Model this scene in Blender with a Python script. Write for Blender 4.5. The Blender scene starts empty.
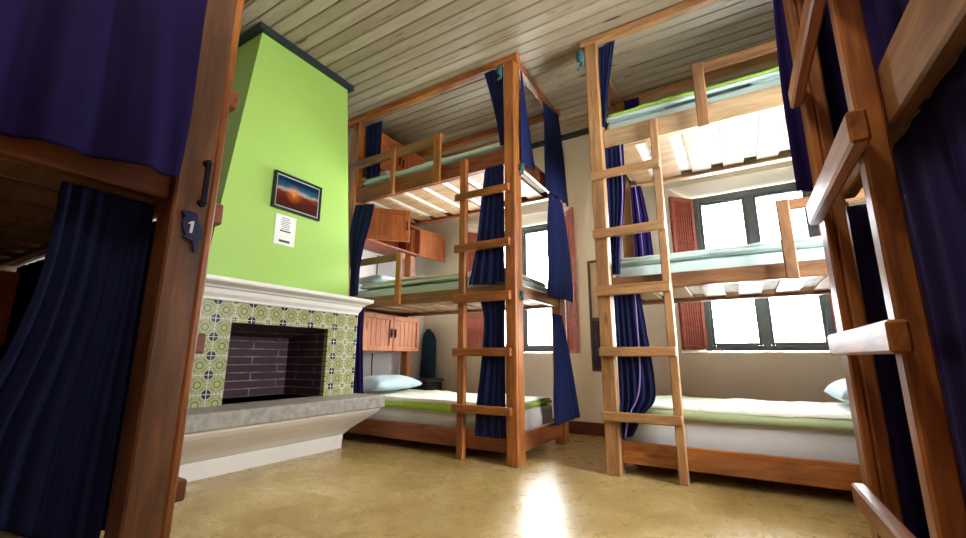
import bpy, bmesh, math, random
from mathutils import Vector, Matrix, noise
random.seed(7)
sc = bpy.context.scene
COL = sc.collection

# ---------------------------------------------------------------- camera
cam_d = bpy.data.cameras.new('camera')
cam = bpy.data.objects.new('camera', cam_d); COL.objects.link(cam)
f_px, yaw, pitch, roll = 423.96, -0.5399, 0.2055, 0.003
cam_d.sensor_fit = 'HORIZONTAL'; cam_d.sensor_width = 36.0
cam_d.lens = 36.0 * f_px / 966.0
cam_d.clip_start = 0.02
_cy, _sy, _cp, _sp = math.cos(yaw), math.sin(yaw), math.cos(pitch), math.sin(pitch)
_f = Vector((_sy * _cp, _cy * _cp, _sp)); _r = Vector((_cy, -_sy, 0)); _u = _r.cross(_f)
_r2 = _r * math.cos(roll) + _u * math.sin(roll); _u2 = -_r * math.sin(roll) + _u * math.cos(roll)
cm = Matrix((( _r2.x, _u2.x, -_f.x, 0), (_r2.y, _u2.y, -_f.y, 0), (_r2.z, _u2.z, -_f.z, .66), (0, 0, 0, 1)))
cam.matrix_world = cm
sc.camera = cam

# ---------------------------------------------------------------- world, light, exposure
sc.view_settings.view_transform = 'Standard'
sc.view_settings.look = 'None'
sc.view_settings.gamma = 1.0
sc.view_settings.use_curve_mapping = False
sc.view_settings.exposure = 0.60
wd = bpy.data.worlds.new('overcast_sky'); sc.world = wd; wd.use_nodes = True
wb = wd.node_tree.nodes['Background']
wb.inputs['Color'].default_value = (0.93, 0.97, 1.0, 1)
wb.inputs['Strength'].default_value = 34.0
def area(name, loc, rot, sx, sy, energy, color=(1, 1, 1), portal=False):
    l = bpy.data.lights.new(name, 'AREA'); l.shape = 'RECTANGLE'; l.size = sx; l.size_y = sy
    l.energy = energy; l.color = color
    if portal:
        l.cycles.is_portal = True
    o = bpy.data.objects.new(name, l); COL.objects.link(o); o.location = loc; o.rotation_euler = rot
    return o
# portals: they only guide the sky light through the openings
area('window_portal', (-1.92, 4.14, 1.38), (math.radians(-90), 0, 0), .95, 1.4, 1, portal=True)
area('window_portal', (0.18, 4.14, 1.38), (math.radians(-90), 0, 0), .9, 1.4, 1, portal=True)
area('window_portal', (1.30, 2.12, 1.45), (0, math.radians(90), 0), 1.3, .80, 1, portal=True)
# added fill light below the ceiling, out of view, with no lamp body
lp = bpy.data.lights.new('ceiling_fill_light', 'POINT'); lp.energy = 30; lp.color = (1.0, .90, .76); lp.shadow_soft_size = .12
lo_ = bpy.data.objects.new('ceiling_fill_light', lp); COL.objects.link(lo_); lo_.location = (-.35, .25, 2.60)

# ---------------------------------------------------------------- materials
def newmat(name):
    m = bpy.data.materials.new(name); m.use_nodes = True
    nt = m.node_tree; b = nt.nodes['Principled BSDF']
    return m, nt, b
def N(nt, t, **k):
    n = nt.nodes.new(t)
    for a, v in k.items():
        if a in n.inputs: n.inputs[a].default_value = v
        else: setattr(n, a, v)
    return n
def ramp(nt, fac, stops):
    r = nt.nodes.new('ShaderNodeValToRGB')
    e = r.color_ramp.elements
    while len(e) < len(stops): e.new(0.5)
    for i, (p, c) in enumerate(stops):
        e[i].position = p; e[i].color = (c[0], c[1], c[2], 1)
    nt.links.new(fac, r.inputs[0]); return r.outputs[0]
def mixc(nt, fac, a, b, mode='MIX'):
    m = nt.nodes.new('ShaderNodeMix'); m.data_type = 'RGBA'; m.blend_type = mode
    for s, v in ((m.inputs[0], fac), (m.inputs[6], a), (m.inputs[7], b)):
        if hasattr(v, 'links'): nt.links.new(v, s)
        else: s.default_value = v if not isinstance(v, tuple) else (v[0], v[1], v[2], 1)
    return m.outputs[2]
def math_(nt, op, a, b=None, c=None):
    m = nt.nodes.new('ShaderNodeMath'); m.operation = op
    for i, v in enumerate((a, b, c)):
        if v is None: continue
        if hasattr(v, 'links'): nt.links.new(v, m.inputs[i])
        else: m.inputs[i].default_value = v
    return m.outputs[0]
def coords(nt, scale=(1, 1, 1), rnd=True, world=False):
    tc = nt.nodes.new('ShaderNodeTexCoord')
    src = tc.outputs['Object']
    if rnd:
        oi = nt.nodes.new('ShaderNodeObjectInfo')
        cx = nt.nodes.new('ShaderNodeCombineXYZ')
        s = math_(nt, 'MULTIPLY', oi.outputs['Random'], 37.0)
        for i in range(3): nt.links.new(s, cx.inputs[i])
        va = nt.nodes.new('ShaderNodeVectorMath'); va.operation = 'ADD'
        nt.links.new(src, va.inputs[0]); nt.links.new(cx.outputs[0], va.inputs[1]); src = va.outputs[0]
    mp = nt.nodes.new('ShaderNodeMapping'); mp.inputs['Scale'].default_value = scale
    nt.links.new(src, mp.inputs[0]); return mp.outputs[0]
def noise_t(nt, vec, scale, detail=4, rough=.55, dist=0.0):
    n = N(nt, 'ShaderNodeTexNoise', Scale=scale, Detail=detail, Roughness=rough, Distortion=dist)
    nt.links.new(vec, n.inputs['Vector']); return n.outputs['Fac']
def bump(nt, b, h, strength=.3, dist=.005):
    n = N(nt, 'ShaderNodeBump', Strength=strength, Distance=dist)
    nt.links.new(h, n.inputs['Height']); nt.links.new(n.outputs[0], b.inputs['Normal'])

def wood(name, dark, mid, light, rough=.42, stain=.55, coat=.15):
    m, nt, b = newmat(name)
    v = coords(nt, (1.3, 11, 11))
    g = noise_t(nt, v, 2.2, 6, .6, 1.2)
    c = ramp(nt, g, [(.25, dark), (.5, mid), (.75, light)])
    fine = noise_t(nt, coords(nt, (4, 90, 90)), 2.0, 3, .6)
    c = mixc(nt, math_(nt, 'MULTIPLY', math_(nt, 'GREATER_THAN', fine, .6), .25), c, tuple(x * .55 for x in dark))
    # knots
    vo = N(nt, 'ShaderNodeTexVoronoi', Scale=1.0); nt.links.new(coords(nt, (2.6, 7, 7)), vo.inputs['Vector'])
    k = ramp(nt, vo.outputs['Distance'], [(.05, (1, 1, 1)), (.16, (0, 0, 0))])
    c = mixc(nt, math_(nt, 'MULTIPLY', k, .75), c, tuple(x * .22 for x in mid))
    st = noise_t(nt, coords(nt, (1.0, 3, 3)), 2.6, 3, .5, .5)
    sr = ramp(nt, st, [(.35, (stain, stain, stain)), (.6, (1, 1, 1))])
    c = mixc(nt, 1.0, c, sr, 'MULTIPLY')
    nt.links.new(c, b.inputs['Base Color'])
    b.inputs['Roughness'].default_value = rough
    b.inputs['Coat Weight'].default_value = coat; b.inputs['Coat Roughness'].default_value = .3
    bump(nt, b, g, .25, .004)
    return m
W_ORANGE = wood('varnished_orange_wood', (.20, .056, .012), (.42, .138, .028), (.58, .235, .055))
W_RED = wood('reddish_brown_wood', (.14, .035, .010), (.27, .075, .020), (.40, .13, .036), .45)
W_BROWN = wood('aged_brown_wood', (.15, .062, .022), (.29, .13, .050), (.42, .22, .09), .5, .6)
W_DARK = wood('darkened_brown_wood', (.09, .034, .012), (.19, .075, .026), (.30, .13, .048), .5, .5)  # aged brown darkened to follow the dim left foreground post
W_TAN = wood('pale_tan_wood', (.38, .23, .11), (.55, .37, .19), (.68, .50, .29), .45, .75)
W_HONEY = wood('hazed_honey_wood', (.26, .12, .042), (.44, .22, .085), (.58, .34, .15), .42, .7)  # orange wood paled part way, taking in window haze on the right bunk
W_SLAT = wood('raw_slat_wood', (.27, .14, .055), (.40, .235, .105), (.52, .34, .17), .6, .75, 0)
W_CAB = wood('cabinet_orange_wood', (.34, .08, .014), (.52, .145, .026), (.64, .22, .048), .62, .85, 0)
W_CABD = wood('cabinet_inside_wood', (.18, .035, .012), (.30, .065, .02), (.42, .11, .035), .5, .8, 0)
W_SHUT = wood('red_shutter_wood', (.22, .045, .025), (.36, .08, .045), (.46, .13, .075), .45, .85)

def plain(name, col, rough=.6, bumpn=None, var=.0, metal=0.0):
    m, nt, b = newmat(name)
    if var:
        n = noise_t(nt, coords(nt, (1, 1, 1)), bumpn or 6, 5, .6)
        c = ramp(nt, n, [(.3, tuple(x * (1 - var) for x in col)), (.7, tuple(min(1, x * (1 + var)) for x in col))])
        nt.links.new(c, b.inputs['Base Color'])
        bump(nt, b, n, .2, .004)
    else:
        b.inputs['Base Color'].default_value = (*col, 1)
    b.inputs['Roughness'].default_value = rough; b.inputs['Metallic'].default_value = metal
    return m
def fabric(name, col, col2, sheen=.4, weave=900):
    m, nt, b = newmat(name)
    n = noise_t(nt, coords(nt, (1, 1, .4)), 3.0, 3, .5)
    c = ramp(nt, n, [(.3, col), (.7, col2)])
    nt.links.new(c, b.inputs['Base Color'])
    b.inputs['Roughness'].default_value = .85
    b.inputs['Specular IOR Level'].default_value = .15
    f = noise_t(nt, coords(nt, (1, 1, 1), rnd=False), 220, 2, .5)
    bump(nt, b, f, .15, .001)
    return m
F_NAVY = fabric('navy_curtain_cloth', (.006, .010, .046), (.010, .015, .070), .25)
F_PURPLE = fabric('purple_blue_curtain_cloth', (.011, .006, .062), (.018, .009, .100), .3)
F_SEAM = plain('lilac_seam', (.35, .25, .7), .7)
M_GREEN = None
def wallpaint(name, col, var=.06, rough=.75):
    m, nt, b = newmat(name)
    n = noise_t(nt, coords(nt, (1, 1, 1), rnd=False), 1.6, 5, .6)
    c = ramp(nt, n, [(.3, tuple(x * (1 - var) for x in col)), (.7, tuple(min(1, x * (1 + var)) for x in col))])
    nt.links.new(c, b.inputs['Base Color']); b.inputs['Roughness'].default_value = rough
    bump(nt, b, noise_t(nt, coords(nt, (1, 1, 1), rnd=False), 25, 5, .6), .12, .01)
    return m
P_CREAM = wallpaint('cream_wall_paint', (.70, .62, .48))
P_WHITE = wallpaint('white_wall_paint', (.76, .76, .74))
P_GREEN = wallpaint('lime_green_paint', (.32, .52, .095), .04, .6)
P_DKTRIM = plain('dark_teal_trim_paint', (.012, .022, .028), .5)
P_MANTEL = plain('white_plaster', (.72, .68, .62), .55, 5, .05)
P_STONE = plain('grey_hearth_stone', (.26, .235, .20), .6, 22, .3)
P_BASEB = plain('dark_red_tile_skirting', (.13, .035, .022), .3, 6, .2)
P_WINF = plain('hazed_grey_green_paint', (.10, .125, .13), .5, 8, .15)  # grey-green lightened to take in the bloom around the windows
P_METAL = plain('dark_metal', (.02, .018, .03), .4, None, 0, .8)
P_TEAL = plain('teal_cloth_tie', (.03, .12, .14), .8)
def mat_ceiling():
    m, nt, b = newmat('weathered_ceiling_boards')
    tc = nt.nodes.new('ShaderNodeTexCoord'); sp = nt.nodes.new('ShaderNodeSeparateXYZ')
    nt.links.new(tc.outputs['Object'], sp.inputs[0])
    idx = math_(nt, 'FLOOR', math_(nt, 'DIVIDE', sp.outputs['Y'], .094))
    wn = nt.nodes.new('ShaderNodeTexWhiteNoise'); wn.noise_dimensions = '1D'; nt.links.new(idx, wn.inputs['W'])
    base = ramp(nt, wn.outputs['Value'], [(0, (.36, .30, .20)), (1, (.52, .45, .32))])
    n = noise_t(nt, coords(nt, (.9, 7, 1), rnd=False), 3, 6, .65, .5)
    c = mixc(nt, ramp(nt, n, [(.35, (0, 0, 0)), (.7, (.5, .5, .5))]), base, (.26, .19, .11))
    ch = noise_t(nt, coords(nt, (1.2, 16, 1), rnd=False), 2.6, 5, .6, .3)
    c = mixc(nt, ramp(nt, ch, [(.645, (0, 0, 0)), (.665, (1, 1, 1))]), c, (.16, .07, .03))
    nt.links.new(c, b.inputs['Base Color']); b.inputs['Roughness'].default_value = .5
    bump(nt, b, n, .2, .004); return m
P_CEIL = mat_ceiling()
def mat_floor():
    m, nt, b = newmat('ochre_cement_floor_tiles')
    v = coords(nt, (1, 1, 1), rnd=False)
    n1 = noise_t(nt, v, 2.2, 6, .65, .4); n2 = noise_t(nt, v, 11, 5, .7, .6)
    c = ramp(nt, n1, [(.30, (.32, .21, .07)), (.5, (.50, .36, .135)), (.70, (.64, .51, .24))])
    c = mixc(nt, ramp(nt, n2, [(.36, (.6, .6, .6)), (.52, (0, 0, 0))]), c, (.33, .21, .08))
    n3 = noise_t(nt, v, 26, 3, .5)
    c = mixc(nt, ramp(nt, n3, [(.70, (0, 0, 0)), (.76, (.6, .6, .6))]), c, (.16, .09, .04))
    br = N(nt, 'ShaderNodeTexBrick', Scale=1.0); br.offset = 0; br.squash = 1
    br.inputs['Brick Width'].default_value = .30; br.inputs['Row Height'].default_value = .30
    br.inputs['Mortar Size'].default_value = .0035; br.inputs['Mortar Smooth'].default_value = .3
    nt.links.new(v, br.inputs['Vector'])
    c = mixc(nt, math_(nt, 'MULTIPLY', br.outputs['Fac'], .35), c, (.25, .17, .08))
    nt.links.new(c, b.inputs['Base Color'])
    r = ramp(nt, n2, [(.3, (.36, .36, .36)), (.7, (.23, .23, .23))]); nt.links.new(r, b.inputs['Roughness'])
    bump(nt, b, n1, .12, .01); return m
P_FLOOR = mat_floor()
def mat_brick():
    m, nt, b = newmat('firebox_brick')
    tc = nt.nodes.new('ShaderNodeTexCoord'); sp = nt.nodes.new('ShaderNodeSeparateXYZ'); nt.links.new(tc.outputs['Object'], sp.inputs[0])
    cx = nt.nodes.new('ShaderNodeCombineXYZ')
    nt.links.new(math_(nt, 'ADD', sp.outputs['X'], sp.outputs['Y']), cx.inputs[0]); nt.links.new(sp.outputs['Z'], cx.inputs[1])
    br = N(nt, 'ShaderNodeTexBrick', Scale=1.0)
    br.inputs['Brick Width'].default_value = .40; br.inputs['Row Height'].default_value = .055
    br.inputs['Mortar Size'].default_value = .0045; br.inputs['Mortar Smooth'].default_value = .4
    br.inputs['Color1'].default_value = (.060, .014, .018, 1); br.inputs['Color2'].default_value = (.030, .009, .016, 1)
    br.inputs['Mortar'].default_value = (.30, .22, .22, 1)
    nt.links.new(cx.outputs[0], br.inputs['Vector'])
    n = noise_t(nt, coords(nt, rnd=False), 9, 4, .6)
    c = mixc(nt, ramp(nt, n, [(.4, (.75, .75, .75)), (.65, (0, 0, 0))]), br.outputs['Color'], (.03, .01, .022))
    nt.links.new(c, b.inputs['Base Color']); b.inputs['Roughness'].default_value = .7
    bump(nt, b, math_(nt, 'SUBTRACT', 1.0, br.outputs['Fac']), .6, .006); return m
P_BRICK = mat_brick()
def mat_tile():
    m, nt, b = newmat('patterned_green_glazed_tiles')
    T = .107
    tc = nt.nodes.new('ShaderNodeTexCoord'); sp = nt.nodes.new('ShaderNodeSeparateXYZ'); nt.links.new(tc.outputs['Object'], sp.inputs[0])
    def cell(o, off, s):
        d = math_(nt, 'DIVIDE', math_(nt, 'ADD', o, off), s)
        return math_(nt, 'SUBTRACT', math_(nt, 'FRACT', d), .5)
    y, z = sp.outputs['Y'], sp.outputs['Z']
    oy, oz = 10 * T - 1.322 , 10 * T - .879       # grid lines cross at y 1.322, z .879
    fy, fz = cell(y, oy, T), cell(z, oz, T)       # -.5..+.5, lines at +-.5
    def dist(a, b_): return math_(nt, 'SQRT', math_(nt, 'ADD', math_(nt, 'MULTIPLY', a, a), math_(nt, 'MULTIPLY', b_, b_)))
    fy2, fz2 = cell(y, oy + T / 2, T), cell(z, oz + T / 2, T)   # 0 at the line crossings
    dc = dist(fy, fz); dx = dist(fy2, fz2)
    ay, az = math_(nt, 'ABSOLUTE', fy), math_(nt, 'ABSOLUTE', fz)
    man = math_(nt, 'ADD', ay, az)
    base = (.31, .31, .15)
    c = mixc(nt, ramp(nt, man, [(.46, (0, 0, 0)), (.48, (1, 1, 1))]), base, (.38, .37, .22))
    def band(v, c0, w):
        return math_(nt, 'LESS_THAN', math_(nt, 'ABSOLUTE', math_(nt, 'SUBTRACT', v, c0)), w)
    c = mixc(nt, band(man, .47, .025), c, (.16, .17, .06))
    c = mixc(nt, band(dc, .17, .035), c, (.10, .13, .035))
    c = mixc(nt, band(dc, .30, .018), c, (.22, .24, .08))
    c = mixc(nt, math_(nt, 'LESS_THAN', dc, .055), c, (.35, .33, .06))
    c = mixc(nt, band(dx, .33, .02), c, (.13, .15, .06))
    # alternate crossings carry big dark discs, the others small ones
    iy = math_(nt, 'FLOOR', math_(nt, 'DIVIDE', math_(nt, 'ADD', y, oy + T / 2), T))
    par = math_(nt, 'ABSOLUTE', math_(nt, 'SUBTRACT', math_(nt, 'MODULO', iy, 2.0), 0.0))
    rad = math_(nt, 'ADD', .12, math_(nt, 'MULTIPLY', math_(nt, 'SUBTRACT', 1.0, par), .12))
    c = mixc(nt, math_(nt, 'LESS_THAN', dx, rad), c, (.012, .014, .03))
    g = math_(nt, 'GREATER_THAN', math_(nt, 'MAXIMUM', ay, az), .482)
    c = mixc(nt, g, c, (.46, .45, .36))
    nt.links.new(c, b.inputs['Base Color']); b.inputs['Roughness'].default_value = .25
    b.inputs['Coat Weight'].default_value = .3
    bump(nt, b, math_(nt, 'SUBTRACT', 1.0, g), .3, .002); return m
P_TILE = mat_tile()
def mat_quilt(name, base, print_c, amt=.6):
    m, nt, b = newmat(name)
    vo = N(nt, 'ShaderNodeTexVoronoi', Scale=14.0); nt.links.new(coords(nt, (1, 1, 1)), vo.inputs['Vector'])
    r = ramp(nt, vo.outputs['Distance'], [(.18, (amt, amt, amt)), (.24, (0, 0, 0))])
    c = mixc(nt, r, base, print_c)
    n = noise_t(nt, coords(nt), 2, 3)
    c = mixc(nt, ramp(nt, n, [(.48, (0, 0, 0)), (.62, (.55, .55, .55))]), c, tuple(.5 * (a + p) for a, p in zip(base, print_c)))
    nt.links.new(c, b.inputs['Base Color']); b.inputs['Roughness'].default_value = .9
    bump(nt, b, noise_t(nt, coords(nt), 9, 4), .35, .02); return m
Q_WHITE = mat_quilt('white_quilt_with_green_print', (.84, .85, .74), (.50, .66, .28), .5)
Q_GREEN = plain('lime_quilt_lining', (.36, .62, .06), .9, 7, .12)
Q_SAGE = plain('sage_quilt_hem', (.42, .50, .26), .9, 7, .12)
S_WHITE = plain('white_mattress_sheet', (.70, .71, .70), .9, 6, .06)
S_AQUA = plain('pale_aqua_mattress_cover', (.60, .76, .71), .9, 6, .08)
S_BLUE = plain('pale_blue_pillowcase', (.55, .72, .80), .9, 6, .08)
def mat_mattress_under():
    m, nt, b = newmat('printed_mattress_ticking')
    n = noise_t(nt, coords(nt), 16, 5, .7)
    c = ramp(nt, n, [(.40, (.80, .80, .76)), (.56, (.72, .72, .66)), (.66, (.42, .42, .33))])
    nt.links.new(c, b.inputs['Base Color']); b.inputs['Roughness'].default_value = .9; return m
S_TICK = mat_mattress_under()
def mat_glass():
    m, nt, b = newmat('window_glass'); nt.nodes.remove(b)
    out = nt.nodes['Material Output']
    tr = nt.nodes.new('ShaderNodeBsdfTransparent'); gl = N(nt, 'ShaderNodeBsdfGlossy', Roughness=.02)
    fr = N(nt, 'ShaderNodeFresnel', IOR=1.45); mx = nt.nodes.new('ShaderNodeMixShader')
    nt.links.new(fr.outputs[0], mx.inputs[0]); nt.links.new(tr.outputs[0], mx.inputs[1]); nt.links.new(gl.outputs[0], mx.inputs[2])
    nt.links.new(mx.outputs[0], out.inputs[0]); return m
P_GLASS = mat_glass()
def mat_picture():
    m, nt, b = newmat('sunset_print')
    tc = nt.nodes.new('ShaderNodeTexCoord'); sp = nt.nodes.new('ShaderNodeSeparateXYZ'); nt.links.new(tc.outputs['Object'], sp.inputs[0])
    z, y = sp.outputs['Z'], sp.outputs['Y']     # local, centre 0 ; z +-.11, y +-.17
    n = noise_t(nt, coords(nt, (1, 6, 14), rnd=False), 2.5, 5, .6)
    zz = math_(nt, 'ADD', z, math_(nt, 'MULTIPLY', math_(nt, 'SUBTRACT', n, .5), .05))
    zz = math_(nt, 'ADD', math_(nt, 'MULTIPLY', zz, 4.3), .5)
    c = ramp(nt, zz, [(.0, (.04, .012, .012)), (.35, (.07, .012, .008)), (.5, (.15, .022, .010)), (.60, (.32, .30, .24)), (.66, (.03, .09, .14)), (.85, (.003, .018, .05))])
    dy = math_(nt, 'ADD', y, .035); dz = math_(nt, 'ADD', z, -.0)
    d = math_(nt, 'SQRT', math_(nt, 'ADD', math_(nt, 'MULTIPLY', dy, dy), math_(nt, 'MULTIPLY', dz, dz)))
    c = mixc(nt, ramp(nt, d, [(.004, (1, 1, 1)), (.02, (.35, .35, .35)), (.07, (0, 0, 0))]), c, (.75, .22, .02))
    nt.links.new(c, b.inputs['Base Color']); b.inputs['Roughness'].default_value = .15; return m
P_PICT = mat_picture()

# ---------------------------------------------------------------- helpers
WM = {}
def link(o, parent=None, M=None):
    COL.objects.link(o)
    M = M or Matrix.Identity(4)
    if parent is not None:
        o.parent = parent
        o.matrix_basis = WM[parent.name].inverted() @ M
    else:
        o.matrix_basis = M
    WM[o.name] = M.copy()
    return o
def thing(name, label, cat, loc, group=None):
    o = bpy.data.objects.new(name, None); o.empty_display_size = .1
    link(o, None, Matrix.Translation(Vector(loc)))
    return tag(o, label, cat, group)
def tag(o, label, cat, group=None):
    o['label'] = label; o['category'] = cat
    if group: o['group'] = group
    return o
def struct(o): o['kind'] = 'structure'; return o
def bm_obj(name, bm, mat, parent=None, M=None, smooth=False, label=None):
    me = bpy.data.meshes.new(name)
    bmesh.ops.recalc_face_normals(bm, faces=bm.faces)
    bm.to_mesh(me); bm.free()
    for mm in (mat if isinstance(mat, (list, tuple)) else [mat]): me.materials.append(mm)
    if smooth:
        for p in me.polygons: p.use_smooth = True
    o = bpy.data.objects.new(name, me); link(o, parent, M)
    if label: o['label'] = label
    return o
def add_box(bm, c, s, bevel=0.0, seg=1):
    """box centred c with size s in the bmesh"""
    t = bmesh.new(); bmesh.ops.create_cube(t, size=1)
    for v in t.verts: v.co = Vector((v.co.x * s[0], v.co.y * s[1], v.co.z * s[2]))
    if bevel: bmesh.ops.bevel(t, geom=list(t.edges), offset=bevel, segments=seg, affect='EDGES', profile=.5)
    for v in t.verts: v.co += Vector(c)
    me = bpy.data.meshes.new('tmp'); t.to_mesh(me); t.free(); bm.from_mesh(me); bpy.data.meshes.remove(me)
def box_obj(name, lo, hi, mat, parent=None, bevel=.004, label=None, seg=1):
    """axis aligned box between two corners, its local x along its longest side"""
    lo, hi = Vector(lo), Vector(hi); s = hi - lo; c = (lo + hi) / 2
    ax = max(range(3), key=lambda i: s[i])
    X = Vector([1 if i == ax else 0 for i in range(3)])
    Y = Vector([1 if i == (ax + 1) % 3 else 0 for i in range(3)]); Z = X.cross(Y)
    M = Matrix.Translation(c) @ Matrix((X, Y, Z)).transposed().to_4x4()
    bm = bmesh.new()
    add_box(bm, (0, 0, 0), (s[ax], s[(ax + 1) % 3], s[(ax + 2) % 3]), min(bevel, min(s) * .3), seg)
    return bm_obj(name, bm, mat, parent, M, label=label)
def wbox(bm, lo, hi, bevel=0.0, seg=1):
    lo, hi = Vector(lo), Vector(hi); add_box(bm, (lo + hi) / 2, hi - lo, bevel, seg)
def quad(bm, *ps):
    return bm.faces.new([bm.verts.new(p) for p in ps])
def srt(a, b): return (Vector([min(x, y) for x, y in zip(a, b)]), Vector([max(x, y) for x, y in zip(a, b)]))

# ---------------------------------------------------------------- the room
X0, X1, Y0, YB, HC = -3.10, 1.25, -.45, 3.845, 2.887
bm = bmesh.new(); wbox(bm, (X0 - .2, Y0 - .2, -.08), (X1 + .2, YB + .3, 0)); struct(bm_obj('floor', bm, P_FLOOR))
# ceiling of tongue-and-groove boards running along x
bm = bmesh.new()
pw = .094; y = Y0 - .2; wbox(bm, (X0 - .2, Y0 - .2, HC + .012), (X1 + .2, YB + .3, HC + .10))
k = math.floor((Y0 - .2) / pw)
while k * pw < YB + .1:
    a, b_ = k * pw, (k + 1) * pw
    prof = [(a + .003, HC + .012), (a + .003, HC + .007), (a + .009, HC), (a + pw * .5, HC - .0006), (b_ - .009, HC), (b_ - .003, HC + .007), (b_ - .003, HC + .012)]
    vs0 = [bm.verts.new((X0 - .1, p, q)) for p, q in prof]; vs1 = [bm.verts.new((X1 + .1, p, q)) for p, q in prof]
    for i in range(len(prof) - 1): bm.faces.new((vs0[i], vs0[i + 1], vs1[i + 1], vs1[i]))
    k += 1
struct(bm_obj('ceiling', bm, P_CEIL))
# back wall with two splayed window openings
W1 = dict(f=(-2.55, -1.29, .70, 2.12), b=(-2.37, -1.47, .715, 2.05))
W2 = dict(f=(-.42, .78, .70, 2.12), b=(-.24, .61, .715, 2.05))
YW = 4.05; YO = 4.12
bm = bmesh.new()
cols = [(X0 - .2, W1['f'][0]), (W1['f'][1], W2['f'][0]), (W2['f'][1], X1 + .2)]
for a, b_ in cols: quad(bm, (a, YB, 0), (b_, YB, 0), (b_, YB, HC + .05), (a, YB, HC + .05))
for W in (W1, W2):
    x0, x1, z0, z1 = W['f']; u0, u1, w0, w1 = W['b']
    quad(bm, (x0, YB, 0), (x1, YB, 0), (x1, YB, z0), (x0, YB, z0)); quad(bm, (x0, YB, z1), (x1, YB, z1), (x1, YB, HC + .05), (x0, YB, HC + .05))
    F = [(x0, YB, z0), (x1, YB, z0), (x1, YB, z1), (x0, YB, z1)]; B = [(u0, YO, w0), (u1, YO, w0), (u1, YO, w1), (u0, YO, w1)]
    for i in range(4): quad(bm, F[i], F[(i + 1) % 4], B[(i + 1) % 4], B[i])
ob = [(X0 - .2, W1['b'][0]), (W1['b'][1], W2['b'][0]), (W2['b'][1], X1 + .2)]
for a, b_ in ob: quad(bm, (a, YO, 0), (b_, YO, 0), (b_, YO, HC + .05), (a, YO, HC + .05))
for W in (W1, W2):
    u0, u1, w0, w1 = W['b']
    quad(bm, (u0, YO, 0), (u1, YO, 0), (u1, YO, w0), (u0, YO, w0)); quad(bm, (u0, YO, w1), (u1, YO, w1), (u1, YO, HC + .05), (u0, YO, HC + .05))
bmesh.ops.remove_doubles(bm, verts=bm.verts, dist=.0005)
struct(bm_obj('wall_back', bm, P_CREAM))
struct(box_obj('wall_left', (X0 - .2, Y0 - .2, 0), (X0, YB, HC + .05), P_WHITE, bevel=0))
bm = bmesh.new()   # right wall with an unseen window added behind the close bunk for daylight
for lo, hi in (((X1, Y0 - .2, 0), (X1 + .2, 1.72, HC + .05)), ((X1, 2.52, 0), (X1 + .2, YB, HC + .05)), ((X1, 1.72, 0), (X1 + .2, 2.52, .8)), ((X1, 1.72, 2.1), (X1 + .2, 2.52, HC + .05))): wbox(bm, lo, hi)
struct(bm_obj('wall_right', bm, P_CREAM))
bm = bmesh.new()
for lo, hi in (((X1 + .08, 1.72, .8), (X1 + .13, 1.76, 2.1)), ((X1 + .08, 2.48, .8), (X1 + .13, 2.52, 2.1)), ((X1 + .08, 1.76, .8), (X1 + .13, 2.48, .84)), ((X1 + .08, 1.76, 2.06), (X1 + .13, 2.48, 2.1)), ((X1 + .08, 2.10, .84), (X1 + .13, 2.14, 2.06))): wbox(bm, lo, hi, .003)
w3 = struct(bm_obj('window_3', bm, P_WINF))
for a, b_ in ((1.76, 2.10), (2.14, 2.48)):
    bm = bmesh.new(); wbox(bm, (X1 + .10, a, .84), (X1 + .104, b_, 2.06)); bm_obj('pane', bm, P_GLASS, w3)
bm = bmesh.new()   # near wall with a doorway behind the camera
DX0, DX1, DZ = -1.1, .2, 2.3
wbox(bm, (X0 - .2, Y0 - .15, 0), (DX0, Y0, HC + .05)); wbox(bm, (DX1, Y0 - .15, 0), (X1 + .2, Y0, HC + .05)); wbox(bm, (DX0, Y0 - .15, DZ), (DX1, Y0, HC + .05))
struct(bm_obj('wall_front', bm, P_CREAM))
bm = bmesh.new()
for lo, hi in (((DX0, Y0 - .16, 0), (DX0 + .05, Y0 + .015, DZ)), ((DX1 - .05, Y0 - .16, 0), (DX1, Y0 + .015, DZ)), ((DX0 + .05, Y0 - .16, DZ - .05), (DX1 - .05, Y0 + .015, DZ))):
    wbox(bm, lo, hi, .004)
wbox(bm, (DX0 + .05, Y0 - .10, .01), (DX1 - .05, Y0 - .06, DZ - .05), .003)
for a, b_ in ((.15, .95), (1.10, 2.10)): wbox(bm, (DX0 + .2, Y0 - .06, a), (DX1 - .2, Y0 - .045, b_), .006)
struct(bm_obj('door_1', bm, W_RED))
struct(box_obj('baseboard_back', (X0, YB - .014, 0), (X1, YB, .107), P_BASEB))
struct(box_obj('baseboard_right', (X1 - .014, Y0, 0), (X1, YB - .014, .107), P_BASEB))
struct(box_obj('trim_1', (X0, YB - .035, HC - .05), (X1, YB, HC), P_DKTRIM))
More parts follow.
